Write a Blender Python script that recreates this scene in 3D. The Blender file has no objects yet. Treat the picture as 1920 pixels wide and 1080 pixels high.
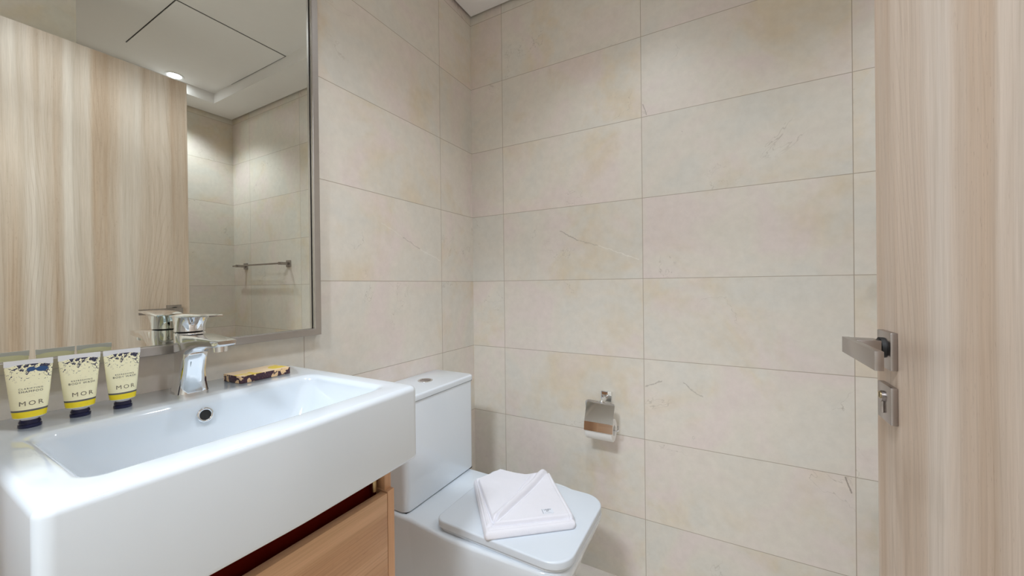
import bpy, bmesh, math, random
from mathutils import Vector, Matrix
random.seed(4)
sc = bpy.context.scene
COL = sc.collection

# ------------------------------------------------------------------ camera
CX, CZ = 1.0339, 1.1325          # camera stands in the doorway, Y = 0
YAW, PITCH, ROLL = -0.5095, -0.00273, -0.0111
F_PX, SY = 713.05, -4.132
fw = Vector((math.sin(YAW)*math.cos(PITCH), math.cos(YAW)*math.cos(PITCH), math.sin(PITCH)))
r0 = Vector((math.cos(YAW), -math.sin(YAW), 0.0)); u0 = r0.cross(fw)
rv = r0*math.cos(ROLL) + u0*math.sin(ROLL)
uv = -r0*math.sin(ROLL) + u0*math.cos(ROLL)
cam_d = bpy.data.cameras.new('camera'); cam = bpy.data.objects.new('camera', cam_d); COL.objects.link(cam)
m = Matrix.Identity(4)
for i in range(3):
    m[i][0] = rv[i]; m[i][1] = uv[i]; m[i][2] = -fw[i]
m.translation = Vector((CX, 0.0, CZ))
cam.matrix_world = m
cam_d.sensor_width = 36.0; cam_d.lens = F_PX/1920.0*36.0
cam_d.shift_y = SY/1920.0
cam_d.clip_start = 0.01; cam_d.clip_end = 50
sc.camera = cam

# ------------------------------------------------------------------ world, exposure
w = bpy.data.worlds.new('world'); sc.world = w; w.use_nodes = True
w.node_tree.nodes['Background'].inputs[0].default_value = (0.8, 0.85, 0.9, 1)
w.node_tree.nodes['Background'].inputs[1].default_value = 0.3
sc.view_settings.view_transform = 'Standard'
sc.view_settings.look = 'None'
sc.view_settings.exposure = 0.41
sc.view_settings.gamma = 1.0
sc.view_settings.use_curve_mapping = False
sc.cycles.max_bounces = 14
sc.cycles.diffuse_bounces = 8
sc.cycles.glossy_bounces = 8
sc.cycles.sample_clamp_indirect = 4.0
sc.cycles.blur_glossy = 0.5

# ceiling downlights: x, y, z, spot watts, then the fill lamp added in the hallway outside
DOWNLIGHTS = [
    (1.95, 1.045, 2.45, 18.0, 'small round recessed downlight in the ceiling recess above the towel rail corner'),
    (0.76, 0.84, 2.45, 11.0, 'small round recessed downlight in the ceiling above the mirror and toilet'),
    (0.84, 0.36, 2.45, 12.5, 'small round recessed downlight in the ceiling just inside the doorway'),
]
HALL_FILL = (0.68, -0.75, 2.42, 24.5)
LIGHT_COL = (0.86, 0.94, 1.04)

# ------------------------------------------------------------------ helpers
L = 1.4765      # back wall
W = 2.20        # right wall
ZC = 2.45       # ceiling in the recess
ZS = 2.384      # underside of the ceiling border

def srgb(r, g, b, a=1.0):
    def c(v):
        v /= 255.0
        return v/12.92 if v <= 0.04045 else ((v+0.055)/1.055)**2.4
    return (c(r), c(g), c(b), a)

class NT:
    def __init__(s, name):
        s.m = bpy.data.materials.new(name); s.m.use_nodes = True
        s.t = s.m.node_tree; s.t.nodes.clear()
        s.out = s.t.nodes.new('ShaderNodeOutputMaterial')
        s.b = s.t.nodes.new('ShaderNodeBsdfPrincipled')
        s.t.links.new(s.b.outputs[0], s.out.inputs[0])
    def n(s, typ, ins=None, **kw):
        nd = s.t.nodes.new(typ)
        for k, v in kw.items(): setattr(nd, k, v)
        if ins:
            for k, v in ins.items(): s.set(nd, k, v)
        return nd
    def set(s, nd, k, v):
        sk = nd.inputs[k]
        if isinstance(v, bpy.types.NodeSocket): s.t.links.new(v, sk)
        else: sk.default_value = v
    def math(s, op, a, b=None, c=None, clamp=False):
        nd = s.t.nodes.new('ShaderNodeMath'); nd.operation = op; nd.use_clamp = clamp
        for i, v in enumerate((a, b, c)):
            if v is not None: s.set(nd, i, v)
        return nd.outputs[0]
    def mix(s, fac, a, b, mode='MIX'):
        nd = s.t.nodes.new('ShaderNodeMix'); nd.data_type = 'RGBA'; nd.blend_type = mode
        s.set(nd, 0, fac); s.set(nd, 6, a); s.set(nd, 7, b)
        return nd.outputs[2]
    def ramp(s, fac, stops):
        nd = s.t.nodes.new('ShaderNodeValToRGB'); s.set(nd, 0, fac)
        cr = nd.color_ramp
        while len(cr.elements) < len(stops): cr.elements.new(0.5)
        for e, (p, c) in zip(cr.elements, stops):
            e.position = p; e.color = c if len(c) == 4 else (*c, 1)
        return nd.outputs[0]
    def coord(s, which='Object'):
        return s.n('ShaderNodeTexCoord').outputs[which]
    def sep(s, v):
        nd = s.n('ShaderNodeSeparateXYZ', {0: v}); return nd.outputs
    def comb(s, x, y, z):
        return s.n('ShaderNodeCombineXYZ', {0: x, 1: y, 2: z}).outputs[0]
    def noise(s, vec, scale, detail=4, rough=0.55, dist=0.0):
        return s.n('ShaderNodeTexNoise', {'Vector': vec, 'Scale': scale, 'Detail': detail, 'Roughness': rough, 'Distortion': dist}).outputs[0]
    def bump(s, h, strength, dist=0.001):
        nd = s.n('ShaderNodeBump', {'Height': h, 'Strength': strength, 'Distance': dist})
        s.set(s.b, 'Normal', nd.outputs[0]); return nd
    def scale(s, v, sx, sy, sz):
        return s.n('ShaderNodeMapping', {'Vector': v, 'Scale': (sx, sy, sz)}).outputs[0]
    def B(s, **kw):
        names = {'col': 'Base Color', 'rough': 'Roughness', 'metal': 'Metallic', 'spec': 'Specular IOR Level',
                 'coat': 'Coat Weight', 'coatr': 'Coat Roughness', 'em': 'Emission Color', 'ems': 'Emission Strength',
                 'sheen': 'Sheen Weight', 'sss': 'Subsurface Weight', 'aniso': 'Anisotropic'}
        for k, v in kw.items(): s.set(s.b, names[k], v)
        return s.m

def simple(name, col, rough, metal=0.0, nz=0.02, nscale=30.0, **kw):
    t = NT(name)
    v = t.coord()
    n = t.noise(v, nscale, 3)
    c2 = tuple(max(0, x*(1-nz*4)) for x in col[:3]) + (1,)
    t.B(col=t.mix(n, col, c2), rough=rough, metal=metal, **kw)
    return t.m

def tile_mat(name, axis, off, zoff, tw=0.6, th=0.3, base=(221, 215, 204), seed=0.0, rough=0.34, cracks=()):
    t = NT(name); P = t.coord()
    X, Y, Z = t.sep(P)[0:3]
    u = X if axis == 'X' else Y
    if axis == 'F': u = X; Z = Y
    gu = t.math('DIVIDE', t.math('SUBTRACT', u, off), tw)
    gv = t.math('DIVIDE', t.math('SUBTRACT', Z, zoff), th)
    fu = t.math('FRACT', gu); fv = t.math('FRACT', gv)
    iu = t.math('FLOOR', gu); iv = t.math('FLOOR', gv)
    du = t.math('MULTIPLY', t.math('MINIMUM', fu, t.math('SUBTRACT', 1.0, fu)), tw)
    dv = t.math('MULTIPLY', t.math('MINIMUM', fv, t.math('SUBTRACT', 1.0, fv)), th)
    d = t.math('MINIMUM', du, dv)
    grout = t.math('SUBTRACT', 1.0, t.n('ShaderNodeMapRange', {0: d, 1: 0.0007, 2: 0.0013}, interpolation_type='SMOOTHSTEP').outputs[0])
    wn = t.n('ShaderNodeTexWhiteNoise', {'Vector': t.comb(iu, iv, seed)}, noise_dimensions='3D')
    rnd = wn.outputs[0]; rcol = wn.outputs[1]
    vec = t.n('ShaderNodeVectorMath', {0: P, 1: t.n('ShaderNodeVectorMath', {0: rcol, 3: 7.0}, operation='SCALE').outputs[0]}, operation='ADD').outputs[0]
    n1 = t.noise(vec, 2.6, 5, 0.6, 0.4)
    n2 = t.noise(vec, 34.0, 5, 0.65)
    n3 = t.noise(vec, 220.0, 3, 0.6)
    n4 = t.noise(vec, 4.2, 3, 0.5, 0.8)
    b = srgb(*base)
    warm = srgb(base[0]-3, base[1]-9, base[2]-19)
    pink = srgb(base[0]+2, base[1]-5, base[2]+2)
    cool = srgb(base[0]-7, base[1]-2, base[2]+2)
    c = t.mix(t.n('ShaderNodeMapRange', {0: n1, 1: 0.52, 2: 0.64}).outputs[0], b, warm)
    c = t.mix(t.math('MULTIPLY', t.n('ShaderNodeMapRange', {0: n4, 1: 0.5, 2: 0.66}).outputs[0], 0.7), c, pink)
    c = t.mix(t.math('MULTIPLY', t.n('ShaderNodeMapRange', {0: n4, 1: 0.5, 2: 0.36}).outputs[0], 0.6), c, cool)
    fine = t.ramp(n2, [(0.3, (0.93, 0.925, 0.915)), (0.7, (1.04, 1.035, 1.03))])
    c = t.mix(0.8, c, fine, 'MULTIPLY')
    tint = t.ramp(rnd, [(0.0, (0.965, 0.965, 0.965)), (1.0, (1.02, 1.015, 1.01))])
    c = t.mix(1.0, c, tint, 'MULTIPLY')
    # hairline fissures of the stone print
    nv = t.noise(vec, 2.0, 6, 0.62, 0.5)
    vein = t.math('ABSOLUTE', t.math('SUBTRACT', nv, 0.5))
    vein = t.n('ShaderNodeMapRange', {0: vein, 1: 0.0, 2: 0.0022, 3: 1.0, 4: 0.0}).outputs[0]
    gate = t.n('ShaderNodeMapRange', {0: t.noise(vec, 3.1, 2, 0.5), 1: 0.56, 2: 0.62}).outputs[0]
    vein = t.math('MULTIPLY', vein, gate)
    c = t.mix(t.math('MULTIPLY', vein, 0.42), c, srgb(140, 126, 108))
    # printed cracks of single tiles, given as segments (u, z) with a strength; negative ones are light
    jit = t.math('MULTIPLY', t.math('SUBTRACT', t.noise(P, 30.0, 5, 0.7), 0.5), 0.030)
    for (ua, za, ub, zb, st) in cracks:
        ex, ez = ub-ua, zb-za; ll = ex*ex+ez*ez
        pu = t.math('SUBTRACT', u, ua); pz = t.math('SUBTRACT', t.math('ADD', Z, jit), za)
        k = t.math('DIVIDE', t.math('ADD', t.math('MULTIPLY', pu, ex), t.math('MULTIPLY', pz, ez)), ll, clamp=True)
        qx = t.math('SUBTRACT', pu, t.math('MULTIPLY', k, ex)); qz = t.math('SUBTRACT', pz, t.math('MULTIPLY', k, ez))
        dd = t.math('SQRT', t.math('ADD', t.math('MULTIPLY', qx, qx), t.math('MULTIPLY', qz, qz)))
        ln = t.n('ShaderNodeMapRange', {0: dd, 1: 0.0, 2: 0.0028, 3: abs(st), 4: 0.0}).outputs[0]
        c = t.mix(ln, c, srgb(112, 98, 82) if st > 0 else srgb(240, 236, 228))
    c = t.mix(t.math('MULTIPLY', grout, 0.75), c, srgb(150, 134, 112))
    h = t.math('SUBTRACT', t.math('ADD', t.math('MULTIPLY', n2, 0.5), t.math('MULTIPLY', n3, 0.15)), t.math('ADD', t.math('MULTIPLY', grout, 1.2), t.math('MULTIPLY', vein, 0.8)))
    t.bump(h, 0.22, 0.0012)
    rr = t.math('ADD', rough, t.math('MULTIPLY', n2, 0.12))
    return t.B(col=c, rough=rr, spec=0.45)

def wood_mat(name, light, dark, grain='Z', across='Y', rough=0.42, k=1.0):
    t = NT(name); P = t.coord(); X, Y, Z = t.sep(P)[0:3]
    ax = {'X': X, 'Y': Y, 'Z': Z}
    g = ax[grain]; a = ax[across]
    third = [ax[q] for q in 'XYZ' if q not in (grain, across)][0]
    vec = t.comb(t.math('MULTIPLY', a, 1.0), t.math('MULTIPLY', g, 0.045), t.math('MULTIPLY', third, 1.0))
    # planks: broad strips of differing tone
    warp = t.noise(t.comb(a, t.math('MULTIPLY', g, 0.18), third), 5.0*k, 3, 0.5)
    aw = t.math('ADD', a, t.math('MULTIPLY', warp, 0.035/k))
    vw = t.comb(aw, t.math('MULTIPLY', g, 0.02), t.math('MULTIPLY', third, 0.3))
    broad = t.noise(vw, 16.0*k, 2, 0.5)
    streak = t.noise(vw, 70.0*k, 4, 0.65)
    finev = t.comb(aw, t.math('MULTIPLY', g, 0.03), third)
    fine = t.noise(finev, 420.0*k, 3, 0.6)
    pores = t.noise(t.comb(a, t.math('MULTIPLY', g, 0.12), third), 620.0*k, 2, 0.5)
    c = t.mix(t.n('ShaderNodeMapRange', {0: broad, 1: 0.36, 2: 0.64}).outputs[0], srgb(*light), srgb(*dark))
    strip = t.n('ShaderNodeTexWhiteNoise', {'W': t.math('FLOOR', t.math('MULTIPLY', t.math('ADD', a, t.math('MULTIPLY', warp, 0.006/k)), 42.0*k))}, noise_dimensions='1D').outputs[0]
    c = t.mix(0.9, c, t.ramp(strip, [(0.0, (0.93, 0.915, 0.90)), (0.5, (0.99, 0.985, 0.98)), (1.0, (1.03, 1.03, 1.035))]), 'MULTIPLY')
    gw = t.noise(t.comb(t.math('MULTIPLY', a, 5.0*k), t.math('MULTIPLY', g, 1.0*k), third), 1.0, 1, 0.4)
    gl = t.math('FRACT', t.math('MULTIPLY', t.math('ADD', t.math('MULTIPLY', a, 1.0), t.math('MULTIPLY', gw, 0.26/k)), 78.0*k))
    gl = t.n('ShaderNodeMapRange', {0: t.math('ABSOLUTE', t.math('SUBTRACT', gl, 0.5)), 1: 0.0, 2: 0.16, 3: 1.0, 4: 0.0}, interpolation_type='SMOOTHSTEP').outputs[0]
    gm = t.n('ShaderNodeMapRange', {0: t.noise(t.comb(t.math('MULTIPLY', a, 9.0*k), t.math('MULTIPLY', g, 0.7*k), 3.0), 1.0, 2, 0.5), 1: 0.47, 2: 0.60}).outputs[0]
    c = t.mix(t.math('MULTIPLY', t.math('MULTIPLY', gl, gm), 0.26), c, srgb(dark[0]-44, dark[1]-50, dark[2]-54))
    s2 = t.ramp(streak, [(0.30, (0.86, 0.84, 0.81)), (0.5, (0.97, 0.97, 0.97)), (0.72, (1.06, 1.06, 1.06))])
    c = t.mix(0.9, c, s2, 'MULTIPLY')
    s3 = t.ramp(fine, [(0.3, (0.90, 0.885, 0.865)), (0.6, (1.02, 1.02, 1.02))])
    c = t.mix(0.8, c, s3, 'MULTIPLY')
    pm = t.n('ShaderNodeMapRange', {0: pores, 1: 0.66, 2: 0.72}).outputs[0]
    pm = t.math('MULTIPLY', pm, t.n('ShaderNodeMapRange', {0: broad, 1: 0.4, 2: 0.6}).outputs[0])
    c = t.mix(t.math('MULTIPLY', pm, 0.45), c, srgb(dark[0]-50, dark[1]-52, dark[2]-50))
    t.bump(t.math('SUBTRACT', streak, t.math('MULTIPLY', pm, 0.6)), 0.08, 0.0006)
    return t.B(col=c, rough=rough, spec=0.4)

M = {}
M['tile_back'] = tile_mat('stone_tile_back', 'X', 0.169, 0.25, cracks=(
    (0.440, 1.352, 0.515, 1.310, 0.55), (0.515, 1.310, 0.600, 1.285, 0.35), (0.600, 1.285, 0.755, 1.222, -0.6),
    (0.775, 0.747, 0.831, 0.772, 0.5), (0.904, 0.778, 0.965, 0.732, 0.45), (1.345, 0.545, 1.359, 0.500, 0.8), (0.774, 1.80, 0.787, 1.757, 0.5)))
M['tile_left'] = tile_mat('stone_tile_left', 'Y', L-0.229, 0.25, seed=3.0, cracks=((0.930, 1.352, 1.03, 1.312, -0.4), (1.03, 1.312, 1.12, 1.275, 0.45), (1.12, 1.275, 1.238, 1.236, -0.6)))
M['tile_right'] = tile_mat('stone_tile_right', 'Y', 0.30, 0.25, seed=5.0)
M['floor'] = tile_mat('floor_tile', 'F', 0.1, 0.2, 0.6, 0.6, base=(226, 222, 214), seed=8.0, rough=0.4)
M['paint'] = simple('matt_ceiling_paint', srgb(236, 234, 233), 0.8, nz=0.006)
M['hall'] = simple('hallway_paint', srgb(222, 218, 210), 0.8, nz=0.006)
M['door'] = wood_mat('pale_oak_veneer', (218, 206, 194), (196, 173, 151))
M['vanity'] = wood_mat('warm_oak_veneer', (222, 182, 144), (198, 152, 114), grain='Y', across='Z', rough=0.4, k=0.8)
M['vanity_v'] = wood_mat('warm_oak_edge', (212, 168, 130), (188, 140, 102), grain='Z', across='X', rough=0.4, k=0.8)
M['ceramic'] = simple('white_glazed_ceramic', srgb(221, 229, 236), 0.09, nz=0.003, coat=0.5, coatr=0.03)
M['plastic'] = simple('white_seat_plastic', srgb(212, 220, 228), 0.22, nz=0.003)
M['chrome'] = simple('polished_chrome', (0.80, 0.81, 0.82, 1), 0.05, 1.0, nz=0.004)
M['nickel'] = simple('satin_nickel', (0.42, 0.385, 0.37, 1), 0.27, 1.0, nz=0.02, nscale=60)
M['frame'] = simple('brushed_bronze_steel', (0.56, 0.53, 0.505, 1), 0.32, 1.0, nz=0.03, nscale=40)
M['dark'] = simple('dark_gap', srgb(26, 24, 22), 0.6)
M['glass'] = simple('mirror_silver', (0.83, 0.85, 0.79, 1), 0.0, 1.0, nz=0.0)
M['recess'] = simple('shaded_red_brown', srgb(84, 13, 2), 0.8, nz=0.05, spec=0.05)  # red-brown with the shade of the finger gap put into the colour
M['brass'] = simple('old_brass', (0.62, 0.50, 0.28, 1), 0.3, 1.0)
M['paper'] = simple('toilet_paper', srgb(240, 238, 234), 0.9, nz=0.01)
M['card'] = simple('brown_card', srgb(132, 84, 56), 0.35, nz=0.05, nscale=20)
M['navy'] = simple('navy_plastic', srgb(16, 18, 62), 0.3)
M['white_pl'] = simple('white_tube_plastic', srgb(236, 236, 238), 0.35)
M['ink'] = simple('navy_ink', srgb(40, 44, 66), 0.6)
M['grey_ink'] = simple('grey_ink', srgb(120, 112, 96), 0.6)
M['tag'] = simple('white_label_cloth', srgb(226, 230, 238), 0.8)

def towel_mat():
    t = NT('white_terry'); P = t.coord()
    n = t.noise(P, 500, 3, 0.7); n2 = t.noise(P, 60, 3, 0.6)
    t.bump(t.math('ADD', n, t.math('MULTIPLY', n2, 0.8)), 0.35, 0.0015)
    return t.B(col=t.mix(n, srgb(232, 231, 236), srgb(222, 222, 229)), rough=0.95, sheen=0.3, spec=0.2)
M['towel'] = towel_mat()

def tube_mat(name, flower):
    t = NT(name); P = t.coord(); X, Y, Z = t.sep(P)[0:3]
    cream = srgb(250, 245, 208)
    c = cream
    n = t.noise(P, 210, 4, 0.65, 0.8); n2 = t.noise(P, 520, 3, 0.6)
    zf = t.n('ShaderNodeMapRange', {0: Z, 1: 0.068, 2: 0.096}).outputs[0]
    th = t.math('SUBTRACT', 0.66, t.math('MULTIPLY', zf, 0.17))
    fl = t.n('ShaderNodeMapRange', {0: t.math('SUBTRACT', n, th), 1: 0.0, 2: 0.015}).outputs[0]
    up = t.n('ShaderNodeMapRange', {0: Z, 1: 0.0655, 2: 0.0675}).outputs[0]
    fl = t.math('MULTIPLY', fl, up)
    c = t.mix(fl, c, srgb(44, 48, 78))
    f2 = t.n('ShaderNodeMapRange', {0: t.math('SUBTRACT', n2, t.math('SUBTRACT', 0.70, t.math('MULTIPLY', zf, 0.10))), 1: 0.0, 2: 0.02}).outputs[0]
    c = t.mix(t.math('MULTIPLY', t.math('MULTIPLY', f2, up), 0.8), c, srgb(96, 92, 84))
    if flower:
        # two blue bird shapes near the crimp
        for (cy, cz, ry, rz) in ((0.002, 0.0895, 0.0045, 0.0035), (0.0125, 0.0885, 0.0065, 0.004)):
            d = t.math('ADD', t.math('POWER', t.math('DIVIDE', t.math('SUBTRACT', Y, cy), ry), 2.0), t.math('POWER', t.math('DIVIDE', t.math('SUBTRACT', Z, cz), rz), 2.0))
            d = t.math('ADD', d, t.math('MULTIPLY', n2, 0.9))
            c = t.mix(t.n('ShaderNodeMapRange', {0: d, 1: 1.35, 2: 1.45, 3: 1.0, 4: 0.0}).outputs[0], c, srgb(38, 78, 128))
    front = t.n('ShaderNodeMapRange', {0: X, 1: -0.0005, 2: 0.0}).outputs[0]
    c = t.mix(front, cream, c)
    band = t.math('LESS_THAN', Z, 0.0262)
    c = t.mix(t.math('LESS_THAN', Z, 0.0290), c, srgb(92, 94, 100))
    c = t.mix(band, c, srgb(244, 222, 40))
    return t.B(col=c, rough=0.38)
M['tube_a'] = tube_mat('cream_tube_print_with_blue_birds', True)
M['tube_b'] = tube_mat('cream_tube_print', False)

def soap_mat():
    t = NT('floral_card'); P = t.coord('Object'); X, Y, Z = t.sep(P)[0:3]
    N = t.n('ShaderNodeNewGeometry').outputs['Normal']
    n = t.noise(P, 52, 2, 0.5, 0.5)
    fl = t.n('ShaderNodeMapRange', {0: n, 1: 0.475, 2: 0.49}).outputs[0]
    side = t.mix(fl, srgb(240, 205, 158), srgb(66, 40, 56))
    det = t.n('ShaderNodeMapRange', {0: t.noise(P, 330, 3, 0.6), 1: 0.60, 2: 0.63}).outputs[0]
    side = t.mix(t.math('MULTIPLY', det, 0.5), side, srgb(150, 110, 84))
    top = t.mix(t.n('ShaderNodeMapRange', {0: t.noise(P, 26, 2, 0.5), 1: 0.60, 2: 0.63}).outputs[0], srgb(240, 214, 178), srgb(236, 208, 72))
    c = t.mix(t.math('GREATER_THAN', Z, 0.0158), side, top)
    return t.B(col=c, rough=0.45)
M['soap'] = soap_mat()

def link_mesh(name, bm, mat, parent=None, origin=(0, 0, 0), smooth=40, loc=True):
    """bm in world coordinates -> object whose origin sits at `origin`"""
    bmesh.ops.remove_doubles(bm, verts=bm.verts, dist=1e-6)
    bmesh.ops.recalc_face_normals(bm, faces=bm.faces)
    bmesh.ops.translate(bm, verts=bm.verts, vec=-Vector(origin))
    me = bpy.data.meshes.new(name); bm.to_mesh(me); bm.free()
    for mt in (mat if isinstance(mat, (list, tuple)) else [mat]): me.materials.append(mt)
    if smooth:
        for p in me.polygons: p.use_smooth = True
        try: me.set_sharp_from_angle(angle=math.radians(smooth))
        except Exception: pass
    o = bpy.data.objects.new(name, me); COL.objects.link(o)
    if parent is not None: o.parent = parent
    elif loc: o.location = origin
    return o

def thing(name, label, cat, loc=(0, 0, 0), rz=0.0, group=None):
    o = bpy.data.objects.new(name, None); COL.objects.link(o)
    o.location = loc; o.rotation_euler = (0, 0, rz); o.empty_display_size = 0.05
    o['label'] = label; o['category'] = cat
    if group: o['group'] = group
    return o

def tag(o, label, cat, group=None):
    o['label'] = label; o['category'] = cat
    if group: o['group'] = group
    return o

def struct(name, bm, mat, smooth=0, label=None):
    o = link_mesh(name, bm, mat, smooth=smooth); o['kind'] = 'structure'
    if label: o['label'] = label
    return o

def box(bm, x0, x1, y0, y1, z0, z1, bev=0.0, seg=3):
    r = bmesh.ops.create_cube(bm, size=1.0)
    vs = r['verts']
    bmesh.ops.scale(bm, verts=vs, vec=(x1-x0, y1-y0, z1-z0))
    bmesh.ops.translate(bm, verts=vs, vec=((x0+x1)/2, (y0+y1)/2, (z0+z1)/2))
    if bev > 0:
        es = list({e for v in vs for e in v.link_edges})
        bmesh.ops.bevel(bm, geom=es, offset=bev, segments=seg, profile=0.5, affect='EDGES', clamp_overlap=True)
    return bm

def B(*a, **k): return box(bmesh.new(), *a, **k)

def cyl(bm, p0, p1, r0_, r1_=None, n=32, caps=True):
    p0 = Vector(p0); p1 = Vector(p1); d = p1-p0
    r1_ = r0_ if r1_ is None else r1_
    q = d.to_track_quat('Z', 'Y').to_matrix().to_4x4(); q.translation = (p0+p1)/2
    bmesh.ops.create_cone(bm, cap_ends=caps, cap_tris=False, segments=n, radius1=r0_, radius2=r1_, depth=d.length, matrix=q)
    return bm

def rpoly(corners, radii, seg=8):
    """rounded polygon outline in 2D, counter-clockwise corners"""
    out = []; n = len(corners)
    for i in range(n):
        p = Vector(corners[i]); a = Vector(corners[i-1]); b = Vector(corners[(i+1) % n])
        r = max(radii[i], 1e-4)
        d1 = (a-p).normalized(); d2 = (b-p).normalized()
        ang = d1.angle(d2)
        t = r/math.tan(ang/2)
        t = min(t, (a-p).length*0.49, (b-p).length*0.49); r = t*math.tan(ang/2)
        c = p + (d1+d2).normalized()*(r/math.sin(ang/2))
        s = p+d1*t-c; e = p+d2*t-c
        a0 = math.atan2(s.y, s.x); a1 = math.atan2(e.y, e.x)
        da = a1-a0
        while da > math.pi: da -= 2*math.pi
        while da < -math.pi: da += 2*math.pi
        for k in range(seg+1):
            th = a0+da*k/seg
            out.append((c.x+r*math.cos(th), c.y+r*math.sin(th)))
    return out

def rrect(x0, x1, y0, y1, r, seg=8):
    rs = r if isinstance(r, (list, tuple)) else [r]*4
    return rpoly([(x0, y0), (x1, y0), (x1, y1), (x0, y1)], rs, seg)

def loft(bm, loops, cap0=True, cap1=True):
    rings = [[bm.verts.new(p) for p in lp] for lp in loops]
    n = len(rings[0])
    for a, b in zip(rings, rings[1:]):
        for i in range(n):
            j = (i+1) % n
            bm.faces.new((a[i], a[j], b[j], b[i]))
    if cap0: bm.faces.new(list(reversed(rings[0])))
    if cap1: bm.faces.new(rings[-1])
    return rings

def at_z(pts, z): return [(p[0], p[1], z) for p in pts]

def fillet_loops(fn, z0, z1, fb, ft, n=5):
    """fn(inset)->2D outline; vertical prism from z0 to z1 with fillet fb at the bottom, ft at the top"""
    out = []
    if fb > 0:
        for k in range(n+1):
            a = math.pi/2*k/n
            out.append(at_z(fn(fb*(1-math.sin(a))), z0+fb*(1-math.cos(a))))
    else: out.append(at_z(fn(0), z0))
    if ft > 0:
        for k in range(n+1):
            a = math.pi/2*k/n
            out.append(at_z(fn(ft*(1-math.cos(a))), z1-ft*(1-math.sin(a))))
    else: out.append(at_z(fn(0), z1))
    return out

def prism(bm, fn, z0, z1, fb, ft, n=5):
    loft(bm, fillet_loops(fn, z0, z1, fb, ft, n)); return bm

def text_bm(body, size, depth=0.0002, align='CENTER', spacing=1.0):
    cu = bpy.data.curves.new('lettering', 'FONT'); cu.body = body; cu.size = size
    cu.align_x = align; cu.align_y = 'CENTER'; cu.extrude = depth; cu.space_character = spacing
    cu.resolution_u = 2
    ob = bpy.data.objects.new('lettering_tmp', cu); COL.objects.link(ob)
    dg = bpy.context.evaluated_depsgraph_get()
    me = bpy.data.meshes.new_from_object(ob.evaluated_get(dg))
    bm = bmesh.new(); bm.from_mesh(me)
    bpy.data.objects.remove(ob); bpy.data.meshes.remove(me); bpy.data.curves.remove(cu)
    return bm

def merge(dst, src, mat4=None):
    if mat4 is not None: src.transform(mat4)
    me = bpy.data.meshes.new('tmp'); src.to_mesh(me); src.free()
    dst.from_mesh(me); bpy.data.meshes.remove(me)
    return dst

# ------------------------------------------------------------------ room shell
bm = B(-0.10, 0.0, -0.25, L+0.10, 0.0, 2.60); struct('wall_left', bm, M['tile_left'])
bm = B(0.0, W+0.10, L, L+0.10, 0.0, 2.60); struct('wall_back', bm, M['tile_back'])
bm = B(W, W+0.10, -0.25, L, 0.0, 2.60); struct('wall_right', bm, M['tile_right'])
bm = B(1.312, W, -0.25, 0.50, 0.0, 2.60); struct('wall_shower', bm, M['tile_right'])
DX0, DX1 = 0.36, 1.30       # doorway
bm = bmesh.new()
box(bm, 0.0, DX0, -0.25, -0.10, 0.0, 2.60)
box(bm, DX0, 1.312, -0.25, -0.10, 2.145, 2.60)
struct('wall_front', bm, M['hall'])  # unseen wall, given pale paint to brighten the reflections in the chrome
bm = B(-1.3, W+0.10, -2.2, L+0.10, -0.10, 0.0); struct('floor', bm, M['floor'])
# ceiling with a lowered border (shadow gap to the walls)
bm = B(-0.10, W+0.10, -0.25, L+0.10, ZC, 2.60)
struct('ceiling', bm, M['paint'])
g = 0.012
RX0, RX1, RY0, RY1 = 0.22, 2.00, 0.02, 1.275
bm = bmesh.new()
box(bm, g, RX0, -0.10+g, L-g, ZS, ZC)
box(bm, RX1, W-g, 0.50+g, L-g, ZS, ZC)
box(bm, RX0, RX1, RY1, L-g, ZS, ZC)
box(bm, RX0, 1.312-g, -0.10+g, RY0, ZS, ZC)
box(bm, 1.30, RX1, 0.50+g, 0.54, ZS, ZC)
struct('trim_1', bm, M['paint'], label='white lowered plasterboard border around the ceiling recess')
bm = bmesh.new()
box(bm, 0.0005, g, -0.09, L-0.0005, ZS+0.02, ZC)
box(bm, g, W-0.0005, L-g, L-0.0005, ZS+0.02, ZC)
box(bm, W-g, W-0.0005, 0.501, L-g, ZS+0.02, ZC)
struct('trim_2', bm, M['dark'], label='dark shadow gap between the ceiling border and the tiled walls')
# hallway outside the doorway
bm = bmesh.new(); box(bm, -1.4, -1.3, -2.2, -0.25, 0, 2.6); struct('wall_hallway_left', bm, M['hall'])
bm = bmesh.new(); box(bm, 2.3, 2.4, -2.2, -0.25, 0, 2.6); struct('wall_hallway_right', bm, M['hall'])
bm = bmesh.new(); box(bm, -1.4, 2.4, -2.3, -2.2, 0, 2.6); struct('wall_hallway_back', bm, M['hall'])
bm = bmesh.new(); box(bm, -1.3, -0.10, -0.35, -0.25, 0, 2.6); box(bm, -0.10, DX0-0.05, -0.26, -0.25, 0, 2.6); struct('wall_hallway_front', bm, M['hall'])
bm = bmesh.new(); box(bm, -1.4, 2.4, -2.3, -0.25, 2.5, 2.6); struct('ceiling_hallway', bm, M['paint'])
# door frame
bm = bmesh.new()
box(bm, DX0, DX0+0.03, -0.26, -0.095, 0, 2.145, 0.002)
box(bm, DX0+0.03, DX1-0.0, -0.26, -0.095, 2.128, 2.145, 0.002)
struct('trim_3', bm, M['door'], label='pale oak door lining around the doorway')

# ------------------------------------------------------------------ door leaf with handle and lock
DXF = 1.254
bm = B(DXF, DXF+0.042, -0.055, 0.846, 0.008, 2.122, 0.0015, 2)
door = struct('door_1', bm, M['door'], label='pale oak door leaf standing open beside the camera')
x = DXF
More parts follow.
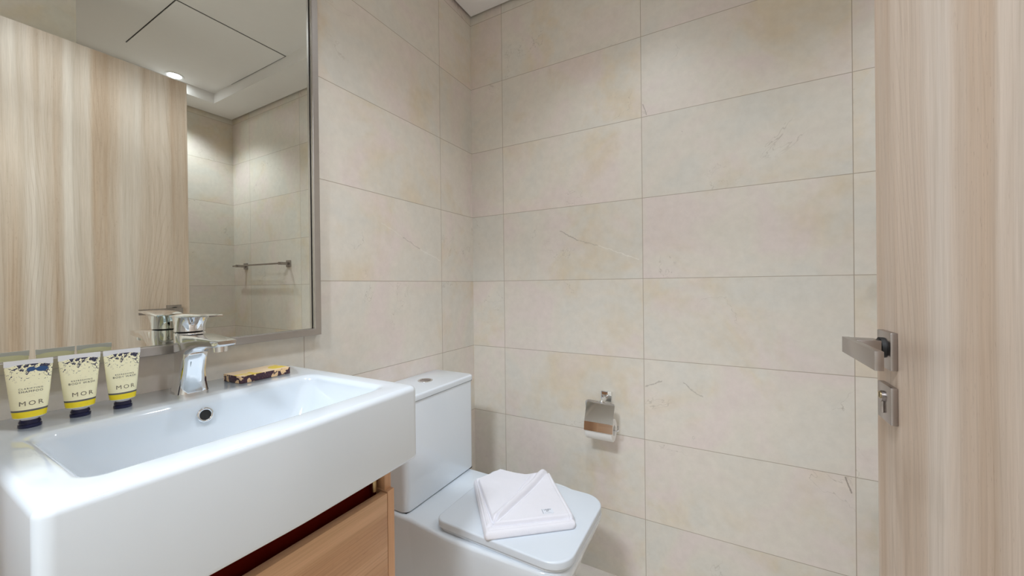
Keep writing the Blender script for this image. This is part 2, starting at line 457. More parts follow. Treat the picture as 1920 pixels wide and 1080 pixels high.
# lever handle
bm = B(x-0.0085, x, 0.757, 0.812, 0.9995, 1.0555, 0.0012, 2)
rose = link_mesh('door_handle', bm, M['nickel'], door)
rose['label'] = 'satin nickel lever handle on a square rose'
bm = bmesh.new()
cyl(bm, (x-0.0135, 0.785, 1.0302), (x-0.0085, 0.785, 1.0302), 0.0155, n=40)
cyl(bm, (x-0.0165, 0.785, 1.0302), (x-0.0125, 0.785, 1.0302), 0.0125, n=40)
link_mesh('collar', bm, M['dark'], rose)
bm = B(x-0.046, x-0.0155, 0.7655, 0.8, 1.0182, 1.0422, 0.0005, 2)
link_mesh('neck', bm, M['nickel'], rose)
bm = B(x-0.0540, x-0.0447, 0.648, 0.801, 1.0178, 1.0426, 0.0005, 2)
link_mesh('lever', bm, M['nickel'], rose)
# lock plate with euro cylinder
bm = B(x-0.0085, x, 0.757, 0.812, 0.919, 0.9745, 0.0012, 2)
lock = link_mesh('lock_plate', bm, M['nickel'], door)
bm = bmesh.new()
cyl(bm, (x-0.0125, 0.786, 0.9555), (x-0.008, 0.786, 0.9555), 0.0085, n=32)
box(bm, x-0.0125, x-0.008, 0.7815, 0.7905, 0.930, 0.953, 0.002, 2)
cy = link_mesh('lock_cylinder', bm, M['nickel'], lock)
bm = bmesh.new()
cyl(bm, (x-0.0135, 0.786, 0.9575), (x-0.012, 0.786, 0.9575), 0.0055, n=24)
link_mesh('lock_core', bm, M['brass'], lock)
bm = B(x-0.0139, x-0.0134, 0.7853, 0.7867, 0.9535, 0.9615)
link_mesh('keyhole', bm, M['dark'], lock)

# ------------------------------------------------------------------ mirror
MY0, MY1, MZ0, MZ1 = 0.02, 0.684, 0.9965, 2.17
ft = 0.0185
mir = thing('wall_mirror', 'tall rectangular wall mirror in a slim brushed metal frame above the basin', 'mirror', (0, 0.35, MZ0))
O = mir.location
bm = B(0.0005, 0.010, MY0+ft-0.002, MY1-ft+0.001, MZ0+ft-0.002, MZ1-ft+0.002); link_mesh('backing', bm, M['dark'], mir, O, smooth=0)
bm = B(0.0101, 0.0125, MY0+ft+0.0005, MY1-ft-0.0022, MZ0+ft+0.0003, MZ1-ft-0.0005); link_mesh('mirror_glass', bm, M['glass'], mir, O, smooth=0)
bm = bmesh.new()
def frame_loop(i, xx): return [(xx, MY0+i, MZ0+i), (xx, MY1-i, MZ0+i), (xx, MY1-i, MZ1-i), (xx, MY0+i, MZ1-i)]
rings = loft(bm, [frame_loop(0, 0.0005), frame_loop(0, 0.0245), frame_loop(0.001, 0.0255), frame_loop(ft-0.001, 0.0255), frame_loop(ft, 0.0245), frame_loop(ft, 0.0005)], False, False)
for i in range(4):
    j = (i+1) % 4; bm.faces.new((rings[-1][i], rings[-1][j], rings[0][j], rings[0][i]))
link_mesh('frame', bm, M['frame'], mir, O, smooth=0)

# ------------------------------------------------------------------ wash basin
ZB = 0.92
BX1, BY0, BY1, BZ0 = 0.458, 0.092, 0.614, 0.765
basin = thing('wash_basin', 'white rectangular ceramic wash basin with square edges under the mirror', 'basin', (0.0, 0.353, BZ0))
O = basin.location
def bas(i):
    c = [(0.0005, BY0+i), (BX1-i, BY0+i), (BX1+0.009-i, (BY0+BY1)/2), (BX1-i, BY1-i), (0.0005, BY1-i)]
    r = [0.002, max(0.016-i*0.6, 0.006), 0.9, max(0.018-i*0.6, 0.006), 0.002]
    return rpoly(c, r, 10)
CY = 0.353
def bowl(x0, x1, y0, y1, r):
    c = [(x0, y0), (x1, y0), (x1+0.004, (y0+y1)/2), (x1, y1), (x0, y1)]
    return rpoly(c, [r, r, 0.9, r, r], 10)
loops = fillet_loops(bas, BZ0, ZB, 0.009, 0.011, 6)
X0, X1, Y0, Y1 = 0.142, 0.412, 0.128, 0.578
# inner lip fillet then sloping bowl walls
for k in range(7):
    a = math.pi/2*k/6; f = 0.014
    loops.append(at_z(bowl(X0+f*math.sin(a), X1-f*math.sin(a), Y0+f*math.sin(a), Y1-f*math.sin(a), 0.028), ZB-f*(1-math.cos(a))))
for (ins, z, r) in ((0.018, 0.895, 0.028), (0.026, 0.865, 0.030), (0.036, 0.838, 0.034), (0.046, 0.820, 0.038), (0.060, 0.808, 0.04), (0.085, 0.802, 0.035)):
    loops.append(at_z(bowl(X0+ins*0.75, X1-ins*0.8, Y0+ins*1.25, Y1-ins*1.25, r), z))
bm = bmesh.new(); loft(bm, loops, True, True)
link_mesh('bowl', bm, M['ceramic'], basin, O, smooth=60)
# overflow ring on the back wall of the bowl, pop-up waste in its floor
bm = bmesh.new()
oc = Vector((0.1600, 0.3485, 0.889)); od = Vector((1, 0, 0.22)).normalized()
def torus(bm, c, axis, R, r, n=40, mseg=10):
    q = Vector(axis).to_track_quat('Z', 'Y')
    lps = []
    for i in range(n):
        a = 2*math.pi*i/n
        lps.append([Vector(c)+q @ Vector(((R+r*math.cos(b))*math.cos(a), (R+r*math.cos(b))*math.sin(a), r*math.sin(b))) for b in [2*math.pi*k/mseg for k in range(mseg)]])
    lps.append(lps[0]); loft(bm, lps, False, False)
torus(bm, oc+od*0.001, od, 0.0115, 0.0026)
link_mesh('overflow_ring', bm, M['chrome'], basin, O)
bm = bmesh.new(); cyl(bm, oc-od*0.004, oc+od*0.0015, 0.0098, n=32); link_mesh('overflow_hole', bm, M['dark'], basin, O)
bm = bmesh.new(); cyl(bm, (0.285, CY, 0.800), (0.285, CY, 0.8055), 0.030, 0.027, n=40); link_mesh('waste', bm, M['chrome'], basin, O)

# ------------------------------------------------------------------ vanity cabinet
CX1, CY0, CY1 = 0.405, 0.112, 0.592
ZD = 0.6925
cab = thing('vanity_cabinet', 'oak vanity cabinet with a drawer hung under the white basin', 'cabinet', (0.0, 0.353, 0.26))
O = cab.location
for (a, b) in ((CY0, CY0+0.018), (CY1-0.018, CY1)):
    bm = bmesh.new()
    box(bm, 0.001, CX1, a, b, 0.26, ZD+0.003, 0.0008, 1)
    box(bm, 0.001, CX1-0.010, a+0.0005, b-0.0005, ZD+0.003, BZ0-0.0005)
    link_mesh('side_panel', bm, M['vanity_v'], cab, O)
bm = B(CX1-0.019, CX1, CY0+0.0195, CY1-0.0195, 0.262, ZD, 0.001, 2)
link_mesh('drawer', bm, M['vanity'], cab, O)
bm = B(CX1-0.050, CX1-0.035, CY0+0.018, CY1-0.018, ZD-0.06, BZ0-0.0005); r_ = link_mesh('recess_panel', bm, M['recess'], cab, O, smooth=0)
r_['label'] = 'red-brown panel in the finger gap above the drawer, darkened with painted shade'
bm = B(0.001, CX1-0.02, CY0+0.018, CY1-0.018, 0.26, 0.276); link_mesh('bottom_panel', bm, M['vanity'], cab, O)
bm = bmesh.new(); cyl(bm, (CX1-0.026, 0.560, ZD+0.004), (CX1-0.026, 0.560, BZ0-0.001), 0.0055, n=20)
link_mesh('bracket', bm, M['brass'], cab, O)

# ------------------------------------------------------------------ basin mixer tap
FX, FY = 0.062, 0.360
TX = 0.008     # tap stands a touch further from the wall than its sections were drawn
tap = thing('basin_tap', 'chrome single-lever mixer tap on the back rim of the basin', 'tap', (FX, FY, ZB))
O = tap.location
def sect(x0, x1, hw, r, z, yo=0.0, tilt=0.0):
    pts = rrect(x0, x1, FY-hw+yo, FY+hw+yo, r, 6)
    return [(p[0], p[1], z+tilt*(p[0]-FX)) for p in pts]
bm = bmesh.new()
loft(bm, [sect(0.033, 0.083, 0.0285, 0.016, ZB), sect(0.034, 0.0825, 0.0275, 0.016, ZB+0.005), sect(0.036, 0.0825, 0.0250, 0.015, ZB+0.02),
          sect(0.038, 0.0860, 0.0228, 0.015, ZB+0.042), sect(0.038, 0.0925, 0.0222, 0.015, ZB+0.065), sect(0.037, 0.1010, 0.0230, 0.017, ZB+0.084, tilt=0.1),
          sect(0.036, 0.090, 0.0245, 0.022, ZB+0.108, tilt=0.05), sect(0.036, 0.087, 0.0245, 0.022, ZB+0.122), sect(0.039, 0.084, 0.022, 0.02, ZB+0.1235)])
link_mesh('body', bm, M['chrome'], tap, O, smooth=50)
# spout: cross sections (Y,Z) marching along +X
bm = bmesh.new(); lps = []
for (xx, hw, zb, zt, r) in ((0.062, 0.0215, 0.985, 1.040, 0.012), (0.085, 0.0225, 0.990, 1.0405, 0.012), (0.105, 0.0225, 1.004, 1.040, 0.010), (0.130, 0.0215, 1.0135, 1.0395, 0.008),
                           (0.160, 0.0200, 1.0185, 1.0385, 0.006), (0.190, 0.0185, 1.0205, 1.0370, 0.005), (0.215, 0.0175, 1.0215, 1.0355, 0.004), (0.232, 0.0165, 1.0235, 1.0345, 0.004), (0.2375, 0.0150, 1.0275, 1.0340, 0.003)):
    xx = 0.062+(xx-0.062)*0.87
    lps.append([(xx, p[0], p[1]) for p in rrect(FY-hw, FY+hw, zb, zt, [r, r, r*0.35, r*0.35], 5)])
loft(bm, lps)
link_mesh('spout', bm, M['chrome'], tap, O, smooth=45)
bm = bmesh.new(); cyl(bm, (0.188, FY, 1.012), (0.188, FY, 1.023), 0.0115, 0.0120, n=32); link_mesh('aerator', bm, M['chrome'], tap, O)
bm = bmesh.new(); cyl(bm, (FX, FY, ZB+0.1235), (FX, FY, ZB+0.1255), 0.0215, n=40); link_mesh('joint', bm, M['dark'], tap, O)
bm = bmesh.new()
loft(bm, [sect(0.0365, 0.0865, 0.0245, 0.023, ZB+0.1255), sect(0.0365, 0.0875, 0.0245, 0.023, ZB+0.138), sect(0.035, 0.093, 0.0250, 0.021, ZB+0.149), sect(0.034, 0.097, 0.0250, 0.018, ZB+0.154)])
handle = link_mesh('handle', bm, M['chrome'], tap, O, smooth=50)
bm = bmesh.new(); lps = []
for (xx, hw, zb, zt) in ((0.034, 0.0235, 1.073, 1.0755), (0.050, 0.0250, 1.0735, 1.0790), (0.075, 0.0250, 1.0735, 1.0815), (0.100, 0.0235, 1.0740, 1.0825), (0.130, 0.0205, 1.0755, 1.0825), (0.160, 0.0175, 1.0765, 1.0820), (0.185, 0.0150, 1.0770, 1.0812), (0.194, 0.0120, 1.0775, 1.0800)):
    h = (zt-zb)*0.45; xx = 0.062+(xx-0.062)*0.84
    lps.append([(xx, p[0], p[1]) for p in rrect(FY-hw, FY+hw, zb, zt, h, 4)])
loft(bm, lps)
link_mesh('lever', bm, M['chrome'], handle, O, smooth=50)
tap.location.x += TX

# ------------------------------------------------------------------ toiletry tubes standing on their caps
def make_tube(label, lines, mat, first=True):
    t = thing('toiletry_tube', label, 'tube', (0, 0, 0), 0, 'small cream toiletry tubes on the basin rim')
    bm = bmesh.new(); prof = ((0.0, 0.0118), (0.001, 0.0122), (0.0048, 0.0122), (0.0052, 0.0106), (0.0068, 0.0106), (0.0074, 0.0116), (0.0105, 0.0108), (0.0118, 0.0098))
    loft(bm, [[(r*math.cos(a), r*math.sin(a), z) for a in [2*math.pi*k/36 for k in range(36)]] for z, r in prof])
    link_mesh('cap', bm, M['navy'], t, smooth=30)
    bm = bmesh.new()
    def el(hx, hy, z): return [(hx*math.cos(a), hy*math.sin(a), z) for a in [2*math.pi*k/48 for k in range(48)]]
    loft(bm, [el(0.0088, 0.0088, 0.0118), el(0.0090, 0.0090, 0.0132), el(0.0145, 0.0155, 0.0158), el(0.0152, 0.0166, 0.0172)], True, True)
    link_mesh('shoulder', bm, M['white_pl'], t, smooth=30)
    bm = bmesh.new(); lp = []
    for k in range(13):
        f = k/12; hx = 0.0152*(1-f)**0.8+0.0012*f; hy = 0.0168+(0.0240-0.0168)*f**0.85
        lp.append(el(hx, hy, 0.0172+f*(0.0975-0.0172)))
    loft(bm, lp)
    body = link_mesh('body', bm, mat, t, smooth=60)
    bm = bmesh.new(); loft(bm, [[(sx*0.0012, sy*0.0240, z) for sx, sy in ((1, -1), (1, 1), (-1, 1), (-1, -1))] for z in (0.0950, 0.1040)])
    link_mesh('crimp', bm, M['white_pl'], t, smooth=0)
    # printed lettering wrapped just off the body surface, facing +X
    def surf(y, z):
        f = min(max((z-0.0172)/(0.0975-0.0172), 0), 1)
        hx = 0.0152*(1-f)**0.8+0.0012*f; hy = 0.0168+(0.0240-0.0168)*f**0.85
        return hx*math.sqrt(max(0.02, 1-(y/hy)**2))+0.00025
    for mats, items in ((M['ink'], [i for i in lines if i[3] == 'ink']), (M['grey_ink'], [i for i in lines if i[3] == 'grey'])):
        bm = bmesh.new()
        for (txt, size, z, _, sp) in items:
            tb = text_bm(txt, size, 0.0, spacing=sp)
            tb.transform(Matrix(((0, 0, 1, 0), (1, 0, 0, 0.001), (0, 1, 0, z), (0, 0, 0, 1))))
            merge(bm, tb)
        for v in bm.verts: v.co.x = surf(v.co.y, v.co.z)
        link_mesh('lettering', bm, mats, body, smooth=0)
    return t
def tube_lines(a, b):
    return [('- - - - - - -', 0.0022, 0.0648, 'grey', 1.2),
            (a, 0.0034, 0.0605, 'ink', 1.35), (b, 0.0045, 0.0560, 'ink', 1.2),
            ('- - - - - - -', 0.0021, 0.0518, 'grey', 1.1), ('- - - - -', 0.0021, 0.0490, 'grey', 1.1),
            ('MOR', 0.0096, 0.0382, 'grey', 1.35),
            ('- - - - - -', 0.0021, 0.0215, 'grey', 1.2)]
t1 = make_tube('cream tube with blue print reading SHAMPOO, standing on its navy cap', tube_lines('CLARIFYING', 'SHAMPOO'), M['tube_a'])
t1.location = (0.086, 0.1495, ZB); t1.rotation_euler.z = -0.10
t2 = make_tube('cream body wash tube between the shampoo tube and the other body wash tube', tube_lines('REFRESHING', 'BODY WASH'), M['tube_b'])
t2.location = (0.083, 0.2035, ZB); t2.rotation_euler.z = -0.04
def dup(root, label, loc, rz):
    r = root.copy(); COL.objects.link(r); r.location = loc; r.rotation_euler = (0, 0, rz); r['label'] = label
    for ch in list(root.children):
        c = ch.copy(); COL.objects.link(c); c.parent = r
        for g_ in list(ch.children):
            d = g_.copy(); COL.objects.link(d); d.parent = c
    return r
dup(t2, 'cream body wash tube nearest the tap, right of the other two tubes', (0.086, 0.2545, ZB), -0.02)

# ------------------------------------------------------------------ soap box
soap = thing('soap_box', 'small flat soap carton with dark floral print lying on the basin rim', 'soap box', (0.064, 0.4935, ZB), 0.045)
bm = bmesh.new(); box(bm, -0.034, 0.034, -0.0565, 0.0565, 0.0, 0.0165, 0.0012, 2)
link_mesh('carton', bm, M['soap'], soap, smooth=30)

# ------------------------------------------------------------------ toilet
toilet = thing('toilet', 'white close-coupled toilet with closed square lid in the corner', 'toilet', (0.36, 1.02, 0.0))
O = toilet.location
ZP = 0.434
def lerp(a, b, f): return a+(b-a)*f
def pan(i=0.0, f=0.0):
    # f: 0 at the rim, 1 at the floor
    xf = lerp(0.700, 0.590, f); yl = lerp(0.822, 0.872, f); yr = lerp(1.246, 1.185, f); xb = 0.004
    c = [(xb, lerp(0.842, 0.872, f)+i), (0.20, lerp(0.838, 0.872, f)+i), (0.36, yl+i), (xf-i, yl+0.014+i), (xf-i, yr-0.05*(1-f)-i), (0.50, yr+0.008*(1-f)-i), (0.29, lerp(1.185, 1.18, f)-i), (xb, 1.188-i)]
    r = [0.01, 0.2, 0.2, 0.075, 0.085, 0.20, 0.12, 0.01]
    return rpoly(c, r, 8)
loops = []
for f, z in ((1.0, 0.0005), (0.99, 0.03), (0.93, 0.12), (0.75, 0.22), (0.42, 0.31), (0.16, 0.37), (0.03, 0.405)):
    loops.append(at_z(pan(0, f), z))
for k in range(6):
    a = math.pi/2*k/5; ff = 0.010
    loops.append(at_z(pan(ff*(1-math.cos(a)), 0.0), ZP-ff*(1-math.sin(a))))
bm = bmesh.new(); loft(bm, loops); link_mesh('pan', bm, M['ceramic'], toilet, O, smooth=60)
TY0, TY1, TX1 = 0.847, 1.206, 0.184
def tk(i): return rrect(0.002, TX1-i, TY0+i, TY1-i, [0.004, 0.022, 0.022, 0.004], 8)
bm = bmesh.new(); prism(bm, tk, ZP+0.0035, 0.7680, 0.002, 0.002); link_mesh('cistern', bm, M['ceramic'], toilet, O, smooth=50)
bm = B(0.004, TX1-0.006, TY0+0.006, TY1-0.006, ZP-0.004, ZP+0.004); link_mesh('cistern_gap_shade', bm, M['dark'], toilet, O)  # dark block painting the shade in the gap between cistern and pan
bm = B(0.004, TX1-0.004, TY0+0.004, TY1-0.004, 0.766, 0.7725); link_mesh('lid_gap', bm, M['dark'], toilet, O)
def tl(i): return rrect(0.002, TX1+0.003-i, TY0-0.003+i, TY1+0.003-i, [0.004, 0.022, 0.022, 0.004], 8)
bm = bmesh.new(); prism(bm, tl, 0.7700, 0.790, 0.0015, 0.006); link_mesh('cistern_lid', bm, M['ceramic'], toilet, O, smooth=50)
bc = Vector((0.088, 1.043, 0.790))
bm = bmesh.new(); torus(bm, bc, (0, 0, 1), 0.0235, 0.0030)
cyl(bm, bc-Vector((0, 0, 0.003)), bc+Vector((0, 0, 0.0008)), 0.0235, n=40)
fb = link_mesh('flush_button', bm, M['chrome'], toilet, O)
bm = bmesh.new()
for s in (-1, 1):
    pts = [(bc.x+0.0185*math.cos(a), bc.y+s*0.0012+s*0.0185*math.sin(a)) for a in [math.pi*k/16 for k in range(17)]]
    if s < 0: pts.reverse()
    loft(bm, [at_z(pts, bc.z+0.0005), at_z(pts, bc.z+0.0026)])
link_mesh('push_plate', bm, M['nickel'], fb, O, smooth=0)
# seat and lid
def lidc(i=0.0):
    c = [(0.302+i, 0.838+i), (0.706-i, 0.832+i), (0.706-i, 1.172-i), (0.302+i, 1.172-i)]
    return rpoly(c, [0.030, 0.062, 0.062, 0.030], 10)
bm = bmesh.new(); prism(bm, lambda i: lidc(i+0.006), ZP+0.0005, ZP+0.0085, 0.001, 0.001); link_mesh('seat', bm, M['plastic'], toilet, O, smooth=50)
bm = bmesh.new(); prism(bm, lidc, ZP+0.0105, ZP+0.0315, 0.003, 0.0045)
lid = link_mesh('seat_lid', bm, M['plastic'], toilet, O, smooth=50)
bm = B(0.34, 0.66, 0.87, 1.13, ZP+0.008, ZP+0.011); link_mesh('seat_pad', bm, M['dark'], toilet, O)
for yy in (0.93, 1.08):
    bm = bmesh.new(); cyl(bm, (0.292, yy-0.03, ZP+0.0085), (0.292, yy+0.03, ZP+0.0085), 0.008, n=24)
    link_mesh('hinge', bm, M['plastic'], toilet, O)
ZL = ZP+0.0315

# ------------------------------------------------------------------ folded towel on the lid (pile of folds as one soft sheet)
def unproj(px, py, z):
    d = rv*((px-960)/F_PX) - uv*((py-540-SY)/F_PX) + fw
    t = (z-CZ)/d.z
    return (CX+d.x*t, d.y*t)
def sdf(poly, x, y):
    d = 1e9; inside = False; n = len(poly)
    for i in range(n):
        x1, y1 = poly[i]; x2, y2 = poly[(i+1) % n]
        ex, ey = x2-x1, y2-y1; wx, wy = x-x1, y-y1
        t = max(0.0, min(1.0, (wx*ex+wy*ey)/(ex*ex+ey*ey)))
        dx, dy = wx-ex*t, wy-ey*t
        d = min(d, dx*dx+dy*dy)
        if (y1 > y) != (y2 > y) and x < (x2-x1)*(y-y1)/(y2-y1)+x1: inside = not inside
    d = math.sqrt(d)
    return d if inside else -d
towel = thing('folded_towel', 'white terry towel folded into a loose square on the closed toilet lid', 'towel', (0.48, 1.01, ZL))
O = towel.location
from mathutils import noise as mnoise
base_poly = [(0.297, 1.040), (0.484, 0.824), (0.679, 0.985), (0.508, 1.192), (0.415, 1.150), (0.335, 1.150)]
outline = rpoly(base_poly, [0.012, 0.010, 0.014, 0.012, 0.03, 0.02], 10)
# resample the outline evenly
def resample(pts, n):
    P = [Vector(p) for p in pts]; P.append(P[0]); s = [0]
    for a, b in zip(P, P[1:]): s.append(s[-1]+(b-a).length)
    out = []; j = 0
    for k in range(n):
        t = s[-1]*k/n
        while s[j+1] < t: j += 1
        out.append(P[j].lerp(P[j+1], (t-s[j])/max(1e-9, s[j+1]-s[j])))
    return out
outline = resample(outline, 400)
flap_right = [(0.486, 0.862), (0.668, 1.006), (0.640, 1.040), (0.515, 1.186), (0.470, 1.12)]
flap_left = [(0.322, 1.032), (0.478, 0.872), (0.490, 0.878), (0.500, 1.02), (0.507, 1.185), (0.430, 1.135), (0.350, 1.13)]
flap_mid = [(0.305, 1.042), (0.474, 0.850), (0.484, 0.866), (0.484, 1.14), (0.35, 1.12)]
roll = [(0.481, 0.892), (0.488, 0.98), (0.494, 1.08), (0.496, 1.172)]
def rise(d, r, h):
    if d <= 0: return 0.0
    if d >= r: return h
    q = 1-d/r
    return h*math.sqrt(max(0.0, 1-q*q))
def near(poly, x, y):
    best = 1e9
    for (x1, y1), (x2, y2) in zip(poly, poly[1:]):
        ex, ey = x2-x1, y2-y1; t = max(0, min(1, ((x-x1)*ex+(y-y1)*ey)/(ex*ex+ey*ey)))
        best = min(best, math.hypot(x-x1-ex*t, y-y1-ey*t))
    return best
def th(x, y, e):
    # e: distance to the outer edge
    wob = mnoise.noise(Vector((x*14, y*14, 0.3)))*0.0018+mnoise.noise(Vector((x*45, y*45, 2.0)))*0.0006
    h = rise(e, 0.010, 0.0185)
    # fold groove that runs round the pile
    h -= 0.0016*math.exp(-((e-0.013)/0.0025)**2)
    d = sdf(flap_mid, x, y); h += rise(d, 0.006, 0.0045) - 0.0012*math.exp(-(d/0.0022)**2)
    d = sdf(flap_right, x, y)
    h += rise(d, 0.004, 0.0085) - 0.0045*math.exp(-((d+0.0015)/0.0028)**2)
    d = sdf(flap_left, x, y)
    h += rise(d, 0.006, 0.0060) - 0.0045*math.exp(-((d+0.0015)/0.0028)**2)
    q = near(roll, x, y)
    if sdf(flap_left, x, y) > -0.004: h += 0.0085*math.exp(-(q/0.0085)**2)
    # the raised back corner
    h += 0.007*math.exp(-(((x-0.500)/0.05)**2+((y-1.165)/0.05)**2))*min(1, e/0.012)
    return max(0.0004, h+wob*min(1, e/0.01))
ctr = Vector((0.49, 1.01)); NR = 140
bm = bmesh.new(); rings = []
closed = [(p.x, p.y) for p in outline]
for k in range(NR+1):
    s = 1-(k/NR)**1.25 if k else 1.0
    ring = []
    for p in outline:
        q = ctr+(p-ctr)*s
        e = sdf(base_poly, q.x, q.y) if k else 0.0
        e = max(0.0, e)
        ring.append((q.x, q.y, ZL+0.0012+th(q.x, q.y, e)) if s > 0.004 else None)
    if None in ring: break
    rings.append([bm.verts.new(c) for c in ring])
bot = [bm.verts.new((p.x+(ctr.x-p.x)*0.02, p.y+(ctr.y-p.y)*0.02, ZL+0.0004)) for p in outline]
n = len(bot)
for i in range(n):
    j = (i+1) % n
    bm.faces.new((bot[i], bot[j], rings[0][j], rings[0][i]))
for a, b in zip(rings, rings[1:]):
    for i in range(n):
        j = (i+1) % n; bm.faces.new((a[i], a[j], b[j], b[i]))
bm.faces.new(rings[-1]); bm.faces.new(list(reversed(bot)))
link_mesh('cloth', bm, M['towel'], towel, O, smooth=0).data.polygons.foreach_set('use_smooth', [True]*(n*(len(rings))+2))
# woven label with small print
LT = unproj(1027, 959, ZL+0.028)
zl = ZL+0.0012+th(LT[0], LT[1], 0.05)+0.0012
ang = math.atan2(1.006-0.862, 0.668-0.486)
Mt = Matrix.Translation((LT[0], LT[1], zl)) @ Matrix.Rotation(ang, 4, 'Z') @ Matrix.Rotation(0.02, 4, 'X')
bm = bmesh.new(); box(bm, -0.0155, 0.0155, -0.0105, 0.0105, -0.0012, 0.0); bm.transform(Mt)
lb = link_mesh('label', bm, M['tag'], towel, O, smooth=0)
bm = bmesh.new()
for txt, size, yy in (('LINEN', 0.0072, 0.0060), ('BY', 0.0072, -0.0005), ('- - - -', 0.0075, -0.0068)):
    tb = text_bm(txt, size, 0.0); tb.transform(Mt @ Matrix.Translation((0, yy, 0.0004))); merge(bm, tb)
box_ = bmesh.new(); box(box_, -0.0150, -0.0144, -0.0100, 0.0100, 0.0, 0.0004); box_.transform(Mt); merge(bm, box_)
link_mesh('print', bm, M['ink'], lb, O, smooth=0)

# ------------------------------------------------------------------ toilet paper holder with a thin roll
hx, hz = 0.629, 0.693
tp = thing('toilet_paper_holder', 'chrome toilet paper holder with hinged cover fixed to the tiled back wall', 'toilet paper holder', (hx, L, hz))
O = tp.location
bm = B(hx-0.021, hx+0.021, L-0.010, L-0.0003, hz-0.021, hz+0.021, 0.002, 2); link_mesh('wall_plate', bm, M['chrome'], tp, O)
bm = bmesh.new(); cyl(bm, (hx, L-0.010, hz), (hx-0.001, L-0.068, hz-0.004), 0.0085, 0.0075, n=24)
bmesh.ops.create_uvsphere(bm, u_segments=24, v_segments=12, radius=0.0095, matrix=Matrix.Translation((hx-0.001, L-0.066, hz-0.004)))
link_mesh('arm', bm, M['chrome'], tp, O)
def tube_path(bm, pts, r, n=12):
    pts = [Vector(p) for p in pts]; lps = []
    for i, p in enumerate(pts):
        d = (pts[min(i+1, len(pts)-1)]-pts[max(i-1, 0)]).normalized()
        q = d.to_track_quat('Z', 'Y')
        lps.append([p+q @ Vector((r*math.cos(a), r*math.sin(a), 0)) for a in [2*math.pi*k/n for k in range(n)]])
    loft(bm, lps); return bm
PY = L-0.066
rx0, rx1 = 0.566, 0.686
zc = 0.588
ZR = 0.588
ztop = 0.688
def arc(cx, cz, r, a0, a1, y, n=6): return [(cx+r*math.cos(a0+(a1-a0)*k/n), y, cz+r*math.sin(a0+(a1-a0)*k/n)) for k in range(n+1)]
bm = bmesh.new()
pts = [(rx1-0.03, PY, ztop)] + [(rx0+0.012, PY, ztop)] + arc(rx0+0.010, ztop-0.010, 0.010, math.pi/2, math.pi, PY) + [(rx0, PY, zc+0.01)] + arc(rx0+0.010, zc+0.008, 0.008, math.pi, 1.5*math.pi, PY) + [(rx1-0.004, PY, zc)] + arc(rx1-0.004, zc+0.006, 0.006, -math.pi/2, 0, PY) + [(rx1+0.002, PY, zc+0.020)]
tube_path(bm, pts, 0.0030)
link_mesh('wire', bm, M['chrome'], tp, O)
# cover: flat plate hanging from the top wire, curving over the roll
RR = 0.041
bm = bmesh.new()
y_ = PY-RR-0.006
prof = [(PY-0.003, ztop-0.001), (PY-0.007, ztop-0.003), (PY-0.010, ztop-0.007), (PY-0.0405, 0.6225)]
def plate(bm, prof, x0, x1, t, c=(0.006, 0.002)):
    # extrude a (y,z) profile with thickness along X, rounded corners by narrowing the first/last rows
    rows = []
    for i, (yy, zz) in enumerate(prof):
        p0 = Vector(prof[max(i-1, 0)]); p1 = Vector(prof[min(i+1, len(prof)-1)]); d = (p1-p0).normalized(); nn = Vector((-d.y, d.x))
        ins = c[i] if i < len(c) else 0
        rows.append([(x0+ins, yy, zz), (x1-ins, yy, zz), (x1-ins, yy+nn.x*t, zz+nn.y*t), (x0+ins, yy+nn.x*t, zz+nn.y*t)])
    loft(bm, rows)
plate(bm, prof, rx0+0.006, rx1-0.008, -0.0012)
cover = link_mesh('cover', bm, M['chrome'], tp, O, smooth=50)
bm = bmesh.new()
plate(bm, [(PY-0.0409, 0.6215), (PY-0.0411, 0.6205), (PY-0.0435, 0.606), (PY-0.0460, 0.590)], rx0+0.006, rx1-0.008, -0.0012, ())
lip = link_mesh('cover_lip', bm, M['chrome'], cover, O, smooth=50)
bm = bmesh.new()
def rollsec(xx, rr): return [(xx, PY+rr*math.cos(a), ZR+rr*math.sin(a)) for a in [2*math.pi*k/48 for k in range(48)]]
x0, x1 = rx0+0.006, rx1-0.013
loft(bm, [rollsec(x0, 0.019), rollsec(x0, RR-0.0015), rollsec(x0+0.0015, RR), rollsec(x1-0.0015, RR), rollsec(x1, RR-0.0015), rollsec(x1, 0.019), rollsec(x0, 0.019)], False, False)
rl = link_mesh('paper_roll', bm, M['paper'], None, (0.62, PY, ZR-RR), smooth=40)
tag(rl, 'white toilet paper roll hanging under the chrome cover on the back wall', 'toilet paper')

# ------------------------------------------------------------------ towel rail on the back wall behind the door (seen in the mirror)
rail = thing('towel_rail', 'metal towel rail with two square wall brackets, seen in the mirror', 'towel rail', (1.76, L, 1.288))
O = rail.location
bm = B(1.475, 2.085, L-0.066, L-0.056, 1.283, 1.293, 0.001, 2); bar = link_mesh('bar', bm, M['nickel'], rail, O)
for xx in (1.50, 2.03):
    bm = bmesh.new(); box(bm, xx-0.022, xx+0.022, L-0.009, L-0.0003, 1.266, 1.310, 0.0015, 2)
    box(bm, xx-0.009, xx+0.009, L-0.068, L-0.008, 1.279, 1.297, 0.001, 2)
    link_mesh('bracket', bm, M['nickel'], rail, O)

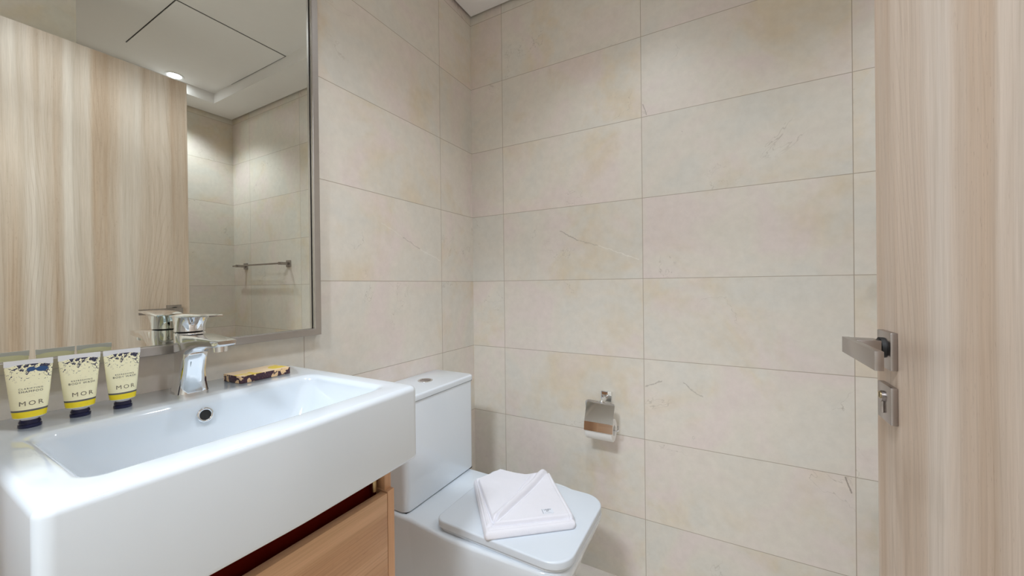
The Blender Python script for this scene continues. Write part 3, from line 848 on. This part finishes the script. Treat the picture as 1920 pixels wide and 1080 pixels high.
# ------------------------------------------------------------------ ceiling: access hatch and downlights
hatch = thing('access_panel', 'large square white access hatch flush in the ceiling recess, seen in the mirror', 'ceiling hatch', (1.465, 1.02, ZC))
O = hatch.location
bm = B(1.162, 1.768, 0.775, 1.2745, ZC-0.0012, ZC-0.0001); link_mesh('frame', bm, M['dark'], hatch, O, smooth=0)
bm = B(1.1655, 1.7645, 0.7785, 1.271, ZC-0.0035, ZC-0.0005, 0.0005, 1); link_mesh('panel', bm, M['paint'], hatch, O, smooth=0)
em = NT('downlight_lens'); em.B(col=(1, 1, 1, 1), em=(0.90, 0.96, 1.03, 1), ems=40.0)
for (lx, ly, lz, wt, lab) in DOWNLIGHTS:
    t = thing('ceiling_light', lab, 'ceiling light', (lx, ly, lz), 0, 'recessed downlights in the bathroom ceiling')
    O = t.location
    bm = bmesh.new()
    lps = []
    for (rr, zz) in ((0.046, 0.0), (0.046, -0.002), (0.044, -0.004), (0.036, -0.0035), (0.034, -0.001), (0.034, 0.0)):
        lps.append([(lx+rr*math.cos(a), ly+rr*math.sin(a), lz+zz) for a in [2*math.pi*k/48 for k in range(48)]])
    loft(bm, lps, False, False)
    link_mesh('trim_ring', bm, M['white_pl'], t, O, smooth=40)
    bm = bmesh.new(); cyl(bm, (lx, ly, lz-0.0005), (lx, ly, lz-0.0022), 0.0335, n=40); link_mesh('lens', bm, em.m, t, O, smooth=40)
    ld = bpy.data.lights.new('downlight_lamp', 'SPOT'); ld.energy = wt; ld.color = LIGHT_COL
    ld.spot_size = math.radians(121); ld.spot_blend = 0.6; ld.shadow_soft_size = 0.03
    lo = bpy.data.objects.new('lamp', ld); COL.objects.link(lo); lo.parent = t; lo.location = (0, 0, -0.036)
# unseen panel lamp added in the hallway as frontal fill for the room
hx_, hy_, hz_, hw_ = HALL_FILL
t = thing('ceiling_light', 'square flat fill lamp added out of view in the hallway outside the doorway', 'ceiling light', (hx_, hy_, 2.50))
bm = B(hx_-0.16, hx_+0.16, hy_-0.16, hy_+0.16, 2.435, 2.4995, 0.004, 2); link_mesh('housing', bm, M['white_pl'], t, t.location)
eh = NT('hallway_fill_lens'); eh.B(col=(1, 1, 1, 1), em=(0.86, 0.94, 1.04, 1), ems=hw_)
bm = B(hx_-0.15, hx_+0.15, hy_-0.15, hy_+0.15, 2.430, 2.4355); link_mesh('diffuser', bm, eh.m, t, t.location)
ld = bpy.data.lights.new('hallway_fill_lamp', 'AREA'); ld.energy = hw_; ld.color = LIGHT_COL; ld.shape = 'SQUARE'; ld.size = 0.28
lo = bpy.data.objects.new('lamp', ld); COL.objects.link(lo); lo.parent = t; lo.location = (0, 0, -0.075)
